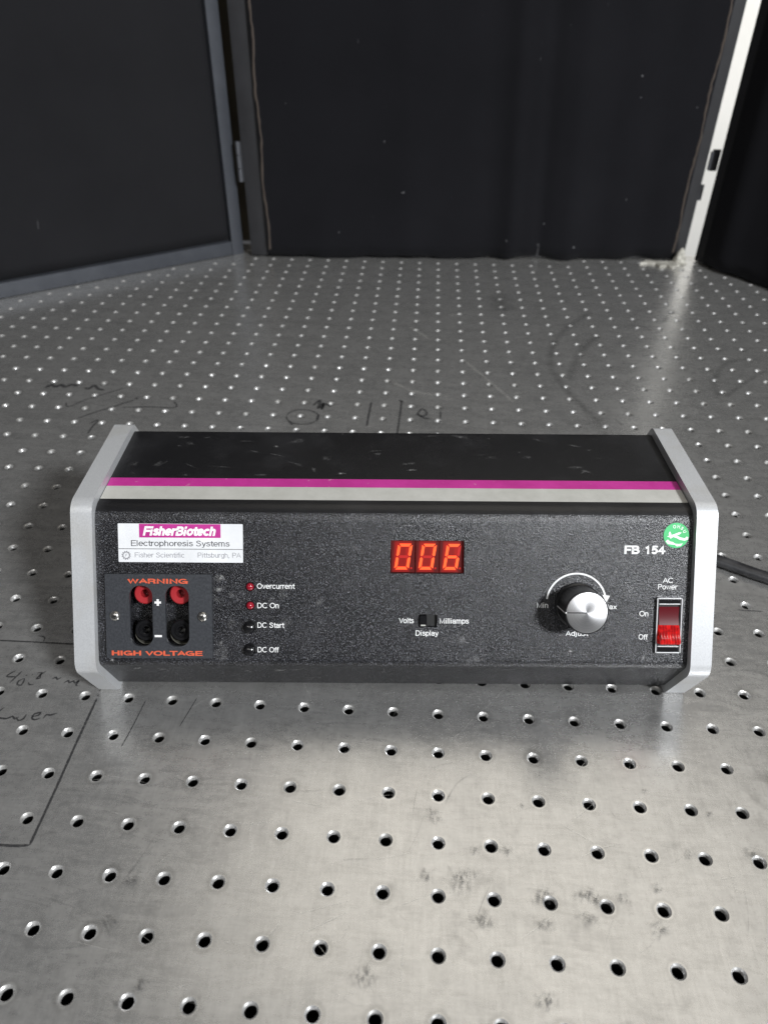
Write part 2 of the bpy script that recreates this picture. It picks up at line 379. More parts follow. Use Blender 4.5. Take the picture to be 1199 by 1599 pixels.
stroke(pen, [(152, 1091), (120, 1160), (85, 1238), (47, 1320)], .0013, M['marker']); stroke(pen, [(47, 1320), (20, 1321), (-15, 1318)], .0013, M['marker'])
stroke(pen, [(228, 1094), (210, 1130), (190, 1166)], .0006, M['marker_faint']); stroke(pen, [(308, 1090), (296, 1110), (280, 1136)], .0005, M['marker_faint'])
stroke(pen, [(1150, 952.5), (1172, 954), (1191, 955)], .0008, M['marker_faint'])
for L, w in [([(105, 125), (150, 100), (180, 116), (220, 100), (250, 116), (300, 100), (345, 112)], .0040), ([(395, 122), (430, 130), (470, 106), (500, 132), (545, 140)], .0034),
             ([(690, 125), (560, 165), (400, 215), (275, 265), (258, 232)], .0013), ([(350, 350), (480, 305), (620, 262), (770, 213)], .0017), ([(772, 207), (798, 199)], .0062),
             ([(680, 270), (860, 266), (1060, 272), (1085, 250), (1058, 225)], .0015), ([(420, 467), (455, 415), (498, 365), (430, 392)], .0015)]:
    stroke(pen, z2(L), w, M['marker_faint'])
E3 = [(210+100*math.cos(t), 205+46*math.sin(t)) for t in np.linspace(-2.9, 3.3, 22)]
for L, w in [(E3, .0014), ([(122, 228), (150, 256)], .0024), ([(300, 225), (312, 185)], .0024), ([(275, 135), (320, 100), (308, 152), (340, 118), (330, 157), (352, 124), (388, 142)], .0026), ([(640, 113), (625, 180), (610, 262)], .0020),
             ([(828, 100), (822, 160), (800, 312)], .0018), ([(812, 98), (838, 116)], .0030), ([(920, 195), (955, 155), (985, 182), (960, 200), (930, 190), (970, 212), (1008, 216)], .0022), ([(1070, 168), (1070, 218)], .0014)]:
    stroke(pen, z3(L), w, M['marker_faint'])
for L, w in [([(645, 213), (590, 250), (545, 290), (522, 330), (520, 380), (545, 430), (600, 490), (660, 550), (690, 585)], .0085), ([(665, 290), (620, 330), (592, 380), (580, 430)], .009),
             ([(1145, 360), (1060, 380), (1030, 430), (1045, 480)], .007), ([(1185, 400), (1120, 440), (1060, 482)], .005), ([(900, 205), (870, 250)], .006), ([(715, 545), (745, 570)], .003), ([(350, 160), (375, 215)], .03)]:
    stroke('smear', z6(L), w, M['smear'])
for L, w in [([(245, 362), (320, 425), (405, 497)], .0035), ([(20, 430), (100, 465), (210, 478)], .0036), ([(75, 258), (140, 298)], .0040), ([(190, 225), (240, 222)], .004), ([(395, 470), (450, 462)], .002)]:
    stroke('scratch', z6(L), w, M['scratch'])
for L, w in [([(62, 710), (56, 800), (50, 900)], .0011), ([(20, 640), (330, 520)], .0004)]: stroke('scratch', z8(L), w, M['scratch'])
for L, w in [([(780, 370), (786, 520), (790, 680)], .0004), ([(870, 750), (1100, 640)], .0006), ([(660, 738), (790, 750)], .0006), ([(260, 310), (310, 260)], .0005), ([(900, 300), (1010, 318)], .0006), ([(905, 660), (1100, 610)], .0004)]:
    stroke('scratch', z7(L), w, M['scratch'])
for L, w in [([(698, 322), (715, 345), (738, 366)], .0009), ([(272, 218), (230, 245), (200, 290), (185, 330)], .0009), ([(478, 195), (492, 240)], .0011), ([(240, 690), (280, 715), (298, 750)], .0007), ([(832, 900), (895, 960)], .0007)]:
    stroke('smear', z8(L), w, M['smear'])
for L, w in [([(495, 395), (440, 480), (380, 560)], .0010), ([(405, 545), (345, 590)], .0008), ([(630, 630), (590, 668)], .0006), ([(1060, 745), (1090, 690)], .0007)]:
    stroke('smear', z7(L), w, M['smear'])
for k in range(90):       # fine handling scratches
    x_, y_ = random.uniform(0, 1199), random.uniform(1090, 1599)**1.0; a_ = random.gauss(-.5, .8); l_ = random.uniform(15, 90); bow = random.uniform(-4, 4)
    stroke('scratch', [(x_, y_), (x_+l_*.5*math.cos(a_)+bow, y_+l_*.5*math.sin(a_)+bow), (x_+l_*math.cos(a_), y_+l_*math.sin(a_))], random.uniform(.00022, .0005), M['scratch'] if k % 3 else M['smear'])
for k in range(40):
    x_, y_ = random.uniform(0, 1199), random.uniform(440, 660); a_ = random.gauss(0, .5); l_ = random.uniform(15, 70)
    stroke('scratch', [(x_, y_), (x_+l_*math.cos(a_), y_+l_*math.sin(a_)*.6)], random.uniform(.0004, .0014), M['scratch_faint'] if k % 3 else M['smear'])
def patch(name, c, r, mat, n=14):
    c = onz(*c); zc[0] += .000004; V = [(c[0], c[1], zc[0])]
    for k in range(n):
        t = 2*math.pi*k/n; q = 1.25*r*random.uniform(.45, 1.25); V.append((c[0]+q*math.cos(t)*1.1, c[1]+q*math.sin(t)*.9, zc[0]))
    return with_fall(mesh(name, V, [(0, 1+k, 1+(k+1) % n) for k in range(n)], mat, table), [1.]+[0.]*n)
for (a, b_), r in [((632, 598), .0045), ((662, 612), .0035), ((740, 606), .004), ((628, 668), .004), ((495, 600), .006), ((502, 690), .004), ((860, 705), .0045), ((505, 925), .005), ((380, 460), .003), ((282, 455), .003),
                  ((240, 550), .008), ((310, 680), .006), ((150, 350), .005), ((130, 540), .004), ((1150, 470), .0045), ((950, 470), .003), ((428, 318), .0018), ((810, 270), .0018), ((850, 580), .003), ((1015, 345), .002)]:
    patch('soot_mark', z8([(a, b_)])[0], r, M['soot'])
for (a, b_), r in [((410, 555), .0035), ((345, 680), .005), ((440, 880), .004), ((365, 935), .0025), ((690, 172), .001), ((660, 290), .0012), ((1140, 850), .006)]:
    patch('soot_mark', z7([(a, b_)])[0], r, M['soot'])

# ------------------------------------------------------------------ screens round the table
def screen_frame(A, B):
    a = Vector((*A, 0)); b = Vector((*B, 0)); L = (b-a).length; ang = math.atan2(b.y-a.y, b.x-a.x); return a, L, ang
def boxm(name, lo, hi, mat, parent, bev=.0012):
    bm = bmesh.new(); bmesh.ops.create_cube(bm, size=1)
    for v in bm.verts: v.co = Vector([lo[i]+(v.co[i]+.5)*(hi[i]-lo[i]) for i in range(3)])
    if bev: bmesh.ops.bevel(bm, geom=bm.edges[:], offset=bev, segments=2, affect='EDGES', profile=.7)
    return autosmooth(bm_obj(name, bm, mat, parent), 40)
def cloth(name, x0, x1, z0, z1, y, mat, parent, folds, hem=0., nx=90, nz=36):
    V = []; F = []
    for j in range(nz+1):
        for i in range(nx+1):
            x = x0+(x1-x0)*i/nx; t = j/nz; z = z0+(z1-z0)*t
            d = 0
            for (c, w, a, sl) in folds: d += a*math.exp(-((x-c-sl*(1-t))/w)**2)*(1-.55*t)
            if j == 0: z += hem*(math.sin(x*37)+.6*math.sin(x*83+1)+.5*math.sin(x*151+2))
            V.append((x, y+d, z))
    F = [(j*(nx+1)+i, j*(nx+1)+i+1, (j+1)*(nx+1)+i+1, (j+1)*(nx+1)+i) for j in range(nz) for i in range(nx)]
    o = mesh(name, V, F, mat, parent, True)
    md = o.modifiers.new('thickness', 'SOLIDIFY'); md.thickness = .0015; md.offset = 0
    return o
HS = .62
# left screen, local x runs from its corner foot towards front-left, local -y... faces the device
a, L, ang = screen_frame(PL_A, PL_B); sl = empty('curtain_screen', a, ang)
tag(sl, 'charcoal fabric screen in a blue-grey metal frame, angled beside the dark hinge gap', 'screen')
boxm('stile', (0, -.022, 0), (.0165, 0, HS), M['frame'], sl); boxm('stile', (L-.0165, -.022, 0), (L, 0, HS), M['frame'], sl)
boxm('bottom_rail', (.0167, -.0215, .0006), (L-.0167, -.0005, .0185), M['frame'], sl); boxm('top_rail', (.0167, -.0215, HS-.020), (L-.0167, -.0005, HS-.001), M['frame'], sl)
cloth('fabric', .015, L-.015, .017, HS-.018, -.011, M['fabric2'], sl, [(.28, .05, .0012, .05), (.12, .03, .001, -.02), (.45, .06, -.001, 0)])
# back screen
a, L, ang = screen_frame(PC_A, PC_B); sb = empty('curtain_screen', a, ang)
tag(sb, 'wide black cloth screen standing across the back of the perforated table', 'screen')
boxm('stile', (.000, 0, .002), (.024, .022, HS), M['frame_black'], sb); boxm('stile', (L-.020, 0, .002), (L, .022, HS), M['frame_black'], sb)
boxm('bottom_rail', (.0242, .0005, .002), (L-.0202, .0215, .024), M['frame_black'], sb); boxm('top_rail', (.0242, .0005, HS-.026), (L-.0202, .0215, HS-.001), M['frame_black'], sb)
cloth('fabric', .024, L-.016, .0030, HS-.004, -.0045, M['fabric'], sb, [(.20, .02, -.003, .02), (.30, .018, .004, .03), (.335, .012, -.006, .025), (.37, .012, .006, .03), (.405, .016, -.005, .035), (.45, .02, .004, .03), (.10, .03, -.002, 0), (.52, .02, .003, .02)], hem=.0016, nx=150)
def braid(x, parent, z0, z1):
    V = []; F = []; n = 90
    for i in range(n+1):
        z = z0+(z1-z0)*i/n; w = .0010+.0007*random.random(); dx = .0012*math.sin(i*.37)+.0006*random.uniform(-1, 1)
        V += [(x+dx-w, -.0052, z), (x+dx, -.0052-w, z), (x+dx+w, -.0052, z)]
    for i in range(n): F += [(3*i, 3*i+1, 3*i+4, 3*i+3), (3*i+1, 3*i+2, 3*i+5, 3*i+4)]
    return mesh('frayed_edge', V, F, M['braid'], parent, True)
braid(.0265, sb, .012, HS-.01); braid(L-.019, sb, .012, HS-.01)
# right screen
a, L, ang = screen_frame(PR_A, PR_B); sr = empty('curtain_screen', a, ang)
tag(sr, 'black cloth screen beside the bright white gap, angled along the table', 'screen')
boxm('stile', (0, 0, .001), (.022, .022, HS), M['frame_black'], sr); boxm('stile', (L-.022, 0, .001), (L, .022, HS), M['frame_black'], sr)
boxm('bottom_rail', (.0222, .0005, .001), (L-.0222, .0215, .020), M['frame_black'], sr); boxm('top_rail', (.0222, .0005, HS-.026), (L-.0222, .0215, HS-.001), M['frame_black'], sr)
cloth('fabric', .018, L-.01, .004, HS-.004, -.006, M['fabric'], sr, [(.05, .02, -.006, 0), (.10, .03, .006, .03), (.16, .03, -.006, .02), (.24, .04, .005, 0)], hem=.002)
# hinges: knuckles across the two gaps
def cyl_bm(bm, r, z0, z1, c=(0, 0), n=16, r2=None):
    r2 = r if r2 is None else r2
    A = [bm.verts.new((c[0]+r*math.cos(2*math.pi*k/n), c[1]+r*math.sin(2*math.pi*k/n), z0)) for k in range(n)]
    B = [bm.verts.new((c[0]+r2*math.cos(2*math.pi*k/n), c[1]+r2*math.sin(2*math.pi*k/n), z1)) for k in range(n)]
    for k in range(n): bm.faces.new((A[k], A[(k+1) % n], B[(k+1) % n], B[k]))
    bm.faces.new(A[::-1]); bm.faces.new(B)
def hinge(parent, x, y, z, mat, leaf_dir):
    bm = bmesh.new()
    for k in range(3): cyl_bm(bm, .0032, z+k*.0165, z+k*.0165+.0155, (x, y))
    k = bm_obj('hinge', bm, mat, parent); autosmooth(k, 40)
    boxm('hinge_leaf', (min(x, x+leaf_dir*.016), y-.001, z), (max(x, x+leaf_dir*.016), y+.001, z+.0485), mat, k, .0004)
hinge(sb, -.005, .003, .098, M['grey_hinge'], 1)
Lb = screen_frame(PC_A, PC_B)[1]
hinge_r = empty  # (kept simple: leaves below)
def leaf(x0, x1, z0, z1): boxm('hinge_leaf', (x0, .004, z0), (x1, .0065, z1), M['hinge'], sb, .0005)
leaf(Lb+.0005, Lb+.0060, .079, .099); leaf(Lb+.0065, Lb+.0165, .116, .142)
bm = bmesh.new(); cyl_bm(bm, .0022, .118, .140, (Lb+.005, .002)); autosmooth(bm_obj('hinge', bm, M['grey_hinge'], sb), 40)
# what shows through the gaps
o = mesh('wall', [(.10, 1.75, -.6), (2.2, 1.75, -.6), (2.2, 1.75, 1.6), (.10, 1.75, 1.6), (.10, 1.85, -.6), (2.2, 1.85, -.6), (2.2, 1.85, 1.6), (.10, 1.85, 1.6)],
         [(0, 1, 2, 3), (5, 4, 7, 6), (4, 0, 3, 7), (1, 5, 6, 2), (3, 2, 6, 7), (4, 5, 1, 0)], M['wall']); tag(o, kind='structure')
o = boxm('wooden_board', (-.36, .865, 0), (-.25, .885, .62), M['wood'], None); tag(o, 'dark brown upright board seen through the narrow hinge gap', 'board')
# white lump and crusty strip at the foot of the back screen
def lump(name, c, r, hgt, mat, parent=None):
    bm = bmesh.new(); bmesh.ops.create_icosphere(bm, subdivisions=3, radius=1)
    for v in bm.verts:
        k = 1+.10*math.sin(v.co.x*5+1)*math.cos(v.co.y*4)+.05*math.sin(v.co.z*9)
        v.co = Vector((v.co.x*r*k, v.co.y*r*.8*k, max(v.co.z, -.05)*hgt*k+.0004))
    o = bm_obj(name, bm, mat, parent, True); o.location = c; return o
q = onz(1059, 411); o = lump('putty_lump', (q[0], q[1], 0), .0085, .019, M['caulk']); tag(o, 'small rounded white putty lump at the foot of the back screen', 'lump')
P = [onz(*p) for p in [(998, 413), (1006, 408.5), (1030, 409.5), (1058, 411), (1072, 412), (1056, 417), (1048, 421), (1040, 417), (1028, 419), (1022, 414), (1010, 413)]]
bm = bmesh.new(); lo = [bm.verts.new((p[0], p[1], .0002)) for p in P]; hi = [bm.verts.new((p[0]*.97+P[3][0]*.03, p[1]*.97+P[3][1]*.03, .0016+.0014*random.random())) for p in P]
for k in range(len(P)): bm.faces.new((lo[k], lo[(k+1) % len(P)], hi[(k+1) % len(P)], hi[k]))
bmesh.ops.triangulate(bm, faces=[bm.faces.new(hi)]); o = bm_obj('tape_remnant', bm, M['caulk']); tag(o, 'torn strip of yellowed white tape stuck to the table before the back screen', 'tape')

# ------------------------------------------------------------------ power supply
PSI = .0577; WI = .1583; TH = .0112
ps = empty('power_supply', (-.0268, .0398, 0), PSI)
tag(ps, 'black bench power supply with silver end plates and lit red digits', 'power supply')
# end plates
prof = [(.1123, .1132), (.0297, .1132), (-.0178, .0372), (0.0, 0.0), (.142, 0.0), (.1595, .0372)]
PR = fillet(prof, [.006, .010, .010, .004, .004, .008], 7)
def extrude_x(name, poly, x0, x1, mat, parent, bev=0., caps=True):
    bm = bmesh.new(); A = [bm.verts.new((x0, p[0], p[1])) for p in poly]; B = [bm.verts.new((x1, p[0], p[1])) for p in poly]; n = len(poly)
    for k in range(n): bm.faces.new((A[k], A[(k+1) % n], B[(k+1) % n], B[k]))
    if caps: bm.faces.new(A[::-1]); bm.faces.new(B)
    if bev:
        bm.edges.ensure_lookup_table(); ed = [e for e in bm.edges if abs(e.verts[0].co.x-e.verts[1].co.x) < 1e-9]
        bmesh.ops.bevel(bm, geom=ed, offset=bev, segments=2, affect='EDGES')
    return autosmooth(bm_obj(name, bm, mat, parent), 30)
extrude_x('end_plate', PR, -WI-TH, -WI, M['silver'], ps, .0006); extrude_x('end_plate', PR, WI, WI+TH, M['silver'], ps, .0006)
# shell: rounded profile with a real flat front that carries the openings
Bc = np.array([-.0125, .037]); Tc = np.array([.0313, .1085]); sv = (Tc-Bc)/np.linalg.norm(Tc-Bc); nv = np.array([-sv[1], sv[0]]); LP = np.linalg.norm(Tc-Bc)
def P3(u, v, h=0.): return (u, Bc[0]+sv[0]*v+nv[0]*h, Bc[1]+sv[1]*v+nv[1]*h)     # metres
def mm(u, v, h=0.): return P3(u*.001, v*.001, h*.001)
body = [(.1120, .1085), tuple(Tc), tuple(Bc), (.0030, .0035), (.139, .0035), (.1545, .0372)]
BR = fillet(body, [.005, .0110, .0055, .003, .003, .006], 12)
def on_front(p):
    q = np.array(p)-Bc; return abs(q@nv) < 1e-6
fl = [i for i, p in enumerate(BR) if on_front(p)]
vs = sorted(((np.array(BR[i])-Bc)@sv) for i in fl); VLO, VHI = vs[0], vs[-1]
# openings in mm: u0,u1,v0,v1,depth
OPEN = [(-2.0, 37.1, 50.2, 68.0, 4.0), (13.5, 23.2, 21.2, 28.1, 3.0), (-143.0, -106.0, 9.0, 44.5, 16.0)]
us = sorted({-WI*1000, WI*1000} | {o[0] for o in OPEN} | {o[1] for o in OPEN}); vv = sorted({VLO*1000, VHI*1000} | {o[2] for o in OPEN} | {o[3] for o in OPEN})
V, F = [], []
def addq(*q):
    b = len(V); V.extend(q); F.append(tuple(range(b, b+len(q))))
for i in range(len(us)-1):
    for j in range(len(vv)-1):
        cu, cv = (us[i]+us[i+1])/2, (vv[j]+vv[j+1])/2
        if any(o[0] < cu < o[1] and o[2] < cv < o[3] for o in OPEN): continue
        addq(mm(us[i], vv[j]), mm(us[i+1], vv[j]), mm(us[i+1], vv[j+1]), mm(us[i], vv[j+1]))
for (a0, a1, b0, b1, dp) in OPEN:
    addq(mm(a0, b0), mm(a1, b0), mm(a1, b0, -dp), mm(a0, b0, -dp)); addq(mm(a0, b1, -dp), mm(a1, b1, -dp), mm(a1, b1), mm(a0, b1))
    addq(mm(a0, b0, -dp), mm(a0, b1, -dp), mm(a0, b1), mm(a0, b0)); addq(mm(a1, b0), mm(a1, b1), mm(a1, b1, -dp), mm(a1, b0, -dp))
    addq(mm(a0, b0, -dp), mm(a1, b0, -dp), mm(a1, b1, -dp), mm(a0, b1, -dp))
nb = len(BR)
b = len(V); V += [(-WI+.0001, p[0], p[1]) for p in BR]+[(WI-.0001, p[0], p[1]) for p in BR]
for k in range(nb):
    k2 = (k+1) % nb
    if on_front(BR[k]) and on_front(BR[k2]): continue
    F.append((b+k, b+k2, b+nb+k2, b+nb+k))
me = bpy.data.meshes.new('shell'); me.from_pydata([tuple(v) for v in V], [], F); me.update()
bm = bmesh.new(); bm.from_mesh(me); bmesh.ops.remove_doubles(bm, verts=bm.verts, dist=2e-6); bmesh.ops.recalc_face_normals(bm, faces=bm.faces); bm.to_mesh(me); bm.free()
shell = link_mesh('shell', me, M['paint'], ps); autosmooth(shell, 25); me.materials.append(M['paint_top'])
for p in me.polygons: p.material_index = 1 if p.center.z > .1064 else 0
# stripes on the top, 0.15 mm film
def topfilm(name, y0, y1, mat, t=.00018):
    return boxm(name, (-WI+.0004, y0, .1085+.00004), (WI-.0004, y1, .1085+t), mat, ps, 0)
topfilm('grey_stripe', .0402, .0520, M['grey_ink']); topfilm('magenta_stripe', .0520, .0600, M['magenta'], .0002)
# panel-space builders ---------------------------------------------------
def pmesh(name, pts, faces, mat, parent, smooth=False): return mesh(name, [mm(*p) for p in pts], faces, mat, parent, smooth)
def pprism(name, poly, h0, h1, mat, parent, bev=0., cen=None):
    bm = bmesh.new(); A = [bm.verts.new(mm(p[0], p[1], h0)) for p in poly]; B = [bm.verts.new(mm(p[0], p[1], h1)) for p in poly]; n = len(poly)
    for k in range(n): bm.faces.new((A[k], A[(k+1) % n], B[(k+1) % n], B[k]))
    top = bm.faces.new(B); bm.faces.new(A[::-1])
    if bev: bmesh.ops.bevel(bm, geom=list(top.edges), offset=bev*.001, segments=3, affect='EDGES')
    return autosmooth(bm_obj(name, bm, mat, parent), 35)
def rect(u0, u1, v0, v1): return [(u0, v0), (u1, v0), (u1, v1), (u0, v1)]
def rrect(u0, u1, v0, v1, r, seg=5): return fillet(rect(u0, u1, v0, v1), r, seg)
def disc(u, v, r, n=32): return [(u+r*math.cos(2*math.pi*k/n), v+r*math.sin(2*math.pi*k/n)) for k in range(n)]
def lathe(name, u, v, prof, mat, parent, n=32, ang=35, rmod=None):
    """prof: list of (r,h) from the axis outwards or back; surface of revolution about the panel normal"""
    V, F = [], []
    for r, h in prof:
        for k in range(n):
            t = 2*math.pi*k/n; rr = r*(rmod(k, r, h) if rmod else 1); V.append(mm(u+rr*math.cos(t), v+rr*math.sin(t), h))
    for a_ in range(len(prof)-1):
        for k in range(n): F.append((a_*n+k, a_*n+(k+1) % n, (a_+1)*n+(k+1) % n, (a_+1)*n+k))
    F.append(tuple(range(n))); F.append(tuple((len(prof)-1)*n+k for k in range(n)))
    bm = bmesh.new(); me = bpy.data.meshes.new('t'); me.from_pydata(V, [], F); bm.from_mesh(me); bpy.data.meshes.remove(me)
    return autosmooth(bm_obj(name, bm, mat, parent), ang)
# grotesque lettering drawn as strokes of even weight (cap height 1)
def EL(cx, cy, rx, ry, a0=0, a1=360, n=22): return [(cx+rx*math.cos(math.radians(a0+(a1-a0)*k/n)), cy+ry*math.sin(math.radians(a0+(a1-a0)*k/n))) for k in range(n+1)]
_X = .73
def _arch(x0, x1, h=.49): return [(x0, .42)]+EL((x0+x1)/2, h, (x1-x0)/2, _X-h, 170, 0, 10)+[(x1, 0)]
_bowl = lambda cx: EL(cx, .365, .235, .355)
_ss = [(.44, .56), (.37, .69), (.23, .725), (.09, .67), (.065, .54), (.15, .44), (.32, .36), (.445, .28), (.45, .15), (.37, .04), (.23, .005), (.08, .05), (.03, .18)]
GL = {
 'o': (.58, [EL(.28, .365, .25, .36)]), 'c': (.53, [EL(.28, .365, .25, .36, 38, 322)]), 'e': (.57, [EL(.28, .365, .25, .36, 0, 318), [(.03, .365), (.53, .365)]]),
 'a': (.56, [[(.06, .53)]+EL(.26, .52, .20, .205, 165, 0, 8)+[(.46, 0)], [(.46, .44), (.30, .405), (.12, .36), (.035, .21), (.09, .06), (.22, .01), (.37, .07), (.46, .2)]]),
 'n': (.56, [[(.06, 0), (.06, _X)], _arch(.06, .46)]), 'm': (.86, [[(.06, 0), (.06, _X)], _arch(.06, .41, .55), _arch(.41, .76, .55)]), 'h': (.56, [[(.06, 0), (.06, 1)], _arch(.06, .46)]),
 'r': (.36, [[(.06, 0), (.06, _X)], [(.06, .42), (.12, .6), (.22, .70), (.34, .715)]]), 'u': (.56, [[(.48, 0), (.48, _X)], [(.08, _X)]+EL(.27, .24, .19, .235, 180, 350, 10)+[(.48, .31)]]),
 'v': (.5, [[(.02, _X), (.25, 0), (.48, _X)]]), 'w': (.76, [[(.02, _X), (.2, 0), (.38, _X), (.56, 0), (.74, _X)]]), 'x': (.5, [[(.03, _X), (.47, 0)], [(.47, _X), (.03, 0)]]),
 'y': (.5, [[(.02, _X), (.26, .02)], [(.48, _X), (.24, -.08), (.17, -.22), (.04, -.245)]]), 't': (.31, [[(.15, .93), (.15, .14), (.2, .02), (.31, .01)], [(.01, _X-.04), (.31, _X-.04)]]),
 'f': (.30, [[(.13, 0), (.13, .82), (.18, .96), (.31, .985)], [(.0, _X-.04), (.29, _X-.04)]]), 'l': (.22, [[(.08, 0), (.08, 1)]]), 'i': (.22, [[(.08, 0), (.08, _X-.03)], [(.08, .985), (.08, 1)]]),
 'j': (.22, [[(.1, _X), (.1, -.12), (.05, -.23), (-.04, -.24)], [(.1, .985), (.1, 1)]]), 's': (.5, [_ss]), 'p': (.58, [[(.06, -.25), (.06, _X)], _bowl(.295)]), 'b': (.58, [[(.06, 0), (.06, 1)], _bowl(.295)]),
 'd': (.58, [[(.51, 0), (.51, 1)], _bowl(.275)]), 'g': (.58, [[(.51, _X), (.51, -.06), (.44, -.21), (.27, -.25), (.08, -.18)], _bowl(.275)]), 'k': (.52, [[(.06, 0), (.06, 1)], [(.45, _X), (.08, .3)], [(.2, .42), (.48, 0)]]),
 ',': (.26, [[(.1, .08), (.1, -.02), (.05, -.16)]]), ' ': (.28, []),
 'O': (.84, [EL(.41, .5, .38, .5)]), 'C': (.78, [EL(.41, .5, .38, .5, 40, 320)]), 'G': (.84, [EL(.41, .5, .38, .5, 42, 330)+[(.76, .45)], [(.46, .45), (.78, .45)], [(.76, .45), (.76, 0)]]),
 'D': (.78, [[(.07, 0), (.07, 1), (.34, 1)]+EL(.34, .5, .37, .5, 90, -90, 14)+[(.07, 0)]]), 'S': (.70, [[(x*1.28+.02, y*1.37) for x, y in _ss]]), 'V': (.70, [[(.01, 1), (.35, 0), (.69, 1)]]), 'U': (.74, [[(.07, 1)]+EL(.37, .32, .3, .32, 180, 360, 14)+[(.67, 1)]]),
 'M': (.88, [[(.07, 0), (.07, 1), (.43, .03), (.79, 1), (.79, 0)]]), 'A': (.70, [[(.0, 0), (.35, 1), (.70, 0)], [(.13, .34), (.57, .34)]]), 'P': (.68, [[(.07, 0), (.07, 1), (.38, 1)]+EL(.38, .74, .25, .26, 90, -90, 10)+[(.07, .48)]]),
 'R': (.74, [[(.07, 0), (.07, 1), (.4, 1)]+EL(.4, .745, .25, .255, 90, -90, 10)+[(.07, .49)], [(.4, .49), (.6, .36), (.64, 0)]]), 'F': (.60, [[(.07, 0), (.07, 1), (.58, 1)], [(.07, .51), (.53, .51)]]),
 'B': (.72, [[(.07, 0), (.07, 1), (.38, 1)]+EL(.38, .765, .22, .235, 90, -90, 10)+[(.07, .53)], [(.38, .53)]+EL(.38, .265, .27, .265, 90, -90, 10)+[(.07, 0)]]), 'E': (.66, [[(.62, 1), (.07, 1), (.07, 0), (.63, 0)], [(.07, .52), (.58, .52)]]),
 'W': (1.0, [[(.02, 1), (.26, 0), (.5, .97), (.74, 0), (.98, 1)]]), 'N': (.76, [[(.07, 0), (.07, 1), (.68, 0), (.68, 1)]]), 'I': (.25, [[(.1, 0), (.1, 1)]]), 'H': (.75, [[(.07, 0), (.07, 1)], [(.68, 0), (.68, 1)], [(.07, .51), (.68, .51)]]),
 'T': (.66, [[(.33, 0), (.33, 1)], [(.01, 1), (.65, 1)]]), 'L': (.58, [[(.07, 1), (.07, 0), (.57, 0)]]),
 '1': (.56, [[(.33, 0), (.33, 1), (.25, .84), (.08, .78)]]), '5': (.56, [[(.49, 1), (.15, 1), (.09, .52), (.18, .60), (.30, .63), (.43, .57), (.50, .40), (.49, .22), (.41, .07), (.27, .005), (.12, .05), (.04, .2)]]), '4': (.56, [[(.40, 0), (.40, 1), (.03, .30), (.54, .30)]])}
def glyphs(txt, bold=.12, shear=0., spacing=1.):
    w = bold; V, F = [], []; X = 0.; lift = 0
    for ch in txt:
        adv, strokes = GL[ch]
        for si, st in enumerate(strokes):
            if ch in 'ij' and si == 0: st = [(x, y if y < .6 else y-max(0., w-.11)*1.15) for x, y in st]
            P_ = [np.array((x*(1-w*.25)+w*.35, w/2+y*(1-w))) for x, y in st]; n_ = len(P_); b_ = len(V); closed = np.linalg.norm(P_[0]-P_[-1]) < 1e-6
            if closed: P_ = P_[:-1]
            P_ = [p for i, p in enumerate(P_) if i == 0 or np.linalg.norm(p-P_[i-1]) > 1e-4]; n_ = len(P_)
            lift = (lift+1) % 3
            for i, p in enumerate(P_):
                d0 = p-P_[i-1] if (i > 0 or closed) else P_[1]-p; d1 = P_[(i+1) % n_]-p if (i < n_-1 or closed) else d0
                d0 = d0/np.linalg.norm(d0); d1 = d1/np.linalg.norm(d1); t = d0+d1; t = t/max(np.linalg.norm(t), 1e-6); nn = np.array((-t[1], t[0])); k = min(1/max(nn@np.array((-d0[1], d0[0])), .3), 1.7)*w/2
                e = p.copy()
                if not closed and i == 0: e = e-d1*w*.5*(abs(d1[0]) > .97 or abs(d1[1]) > .97)
                if not closed and i == n_-1: e = e+d0*w*.5*(abs(d0[0]) > .97 or abs(d0[1]) > .97)
                for sg in (1, -1):
                    q = e+nn*k*sg; V.append((X+q[0]+shear*q[1], q[1], lift*.012))
            for i in range(n_ if closed else n_-1):
                j = (i+1) % n_; F.append((b_+2*i, b_+2*i+1, b_+2*j+1, b_+2*j))
        X += (adv+w*.55)*spacing
    return V, F
def text(txt, u0, u1, v0, cap, mat, parent, h=.12, bold=.12, shear=0., emboss=0., name='lettering', spacing=1.):
    V, F = glyphs(txt, bold, shear, spacing)
    x0, x1 = min(p[0] for p in V), max(p[0] for p in V); sx = (u1-u0)/(x1-x0)
    pts = [(u0+(p[0]-x0)*sx, v0+p[1]*cap, h+p[2]) for p in V]
    o = pmesh(name, pts, F, mat, parent)
    if emboss:
        bm = bmesh.new(); bm.from_mesh(o.data); r = bmesh.ops.extrude_face_region(bm, geom=bm.faces[:]); d = Vector((0, nv[0], nv[1]))*emboss*.001
        for g in r['geom']:
            if isinstance(g, bmesh.types.BMVert): g.co += d
        bmesh.ops.recalc_face_normals(bm, faces=bm.faces); bm.to_mesh(o.data); bm.free()
    return o
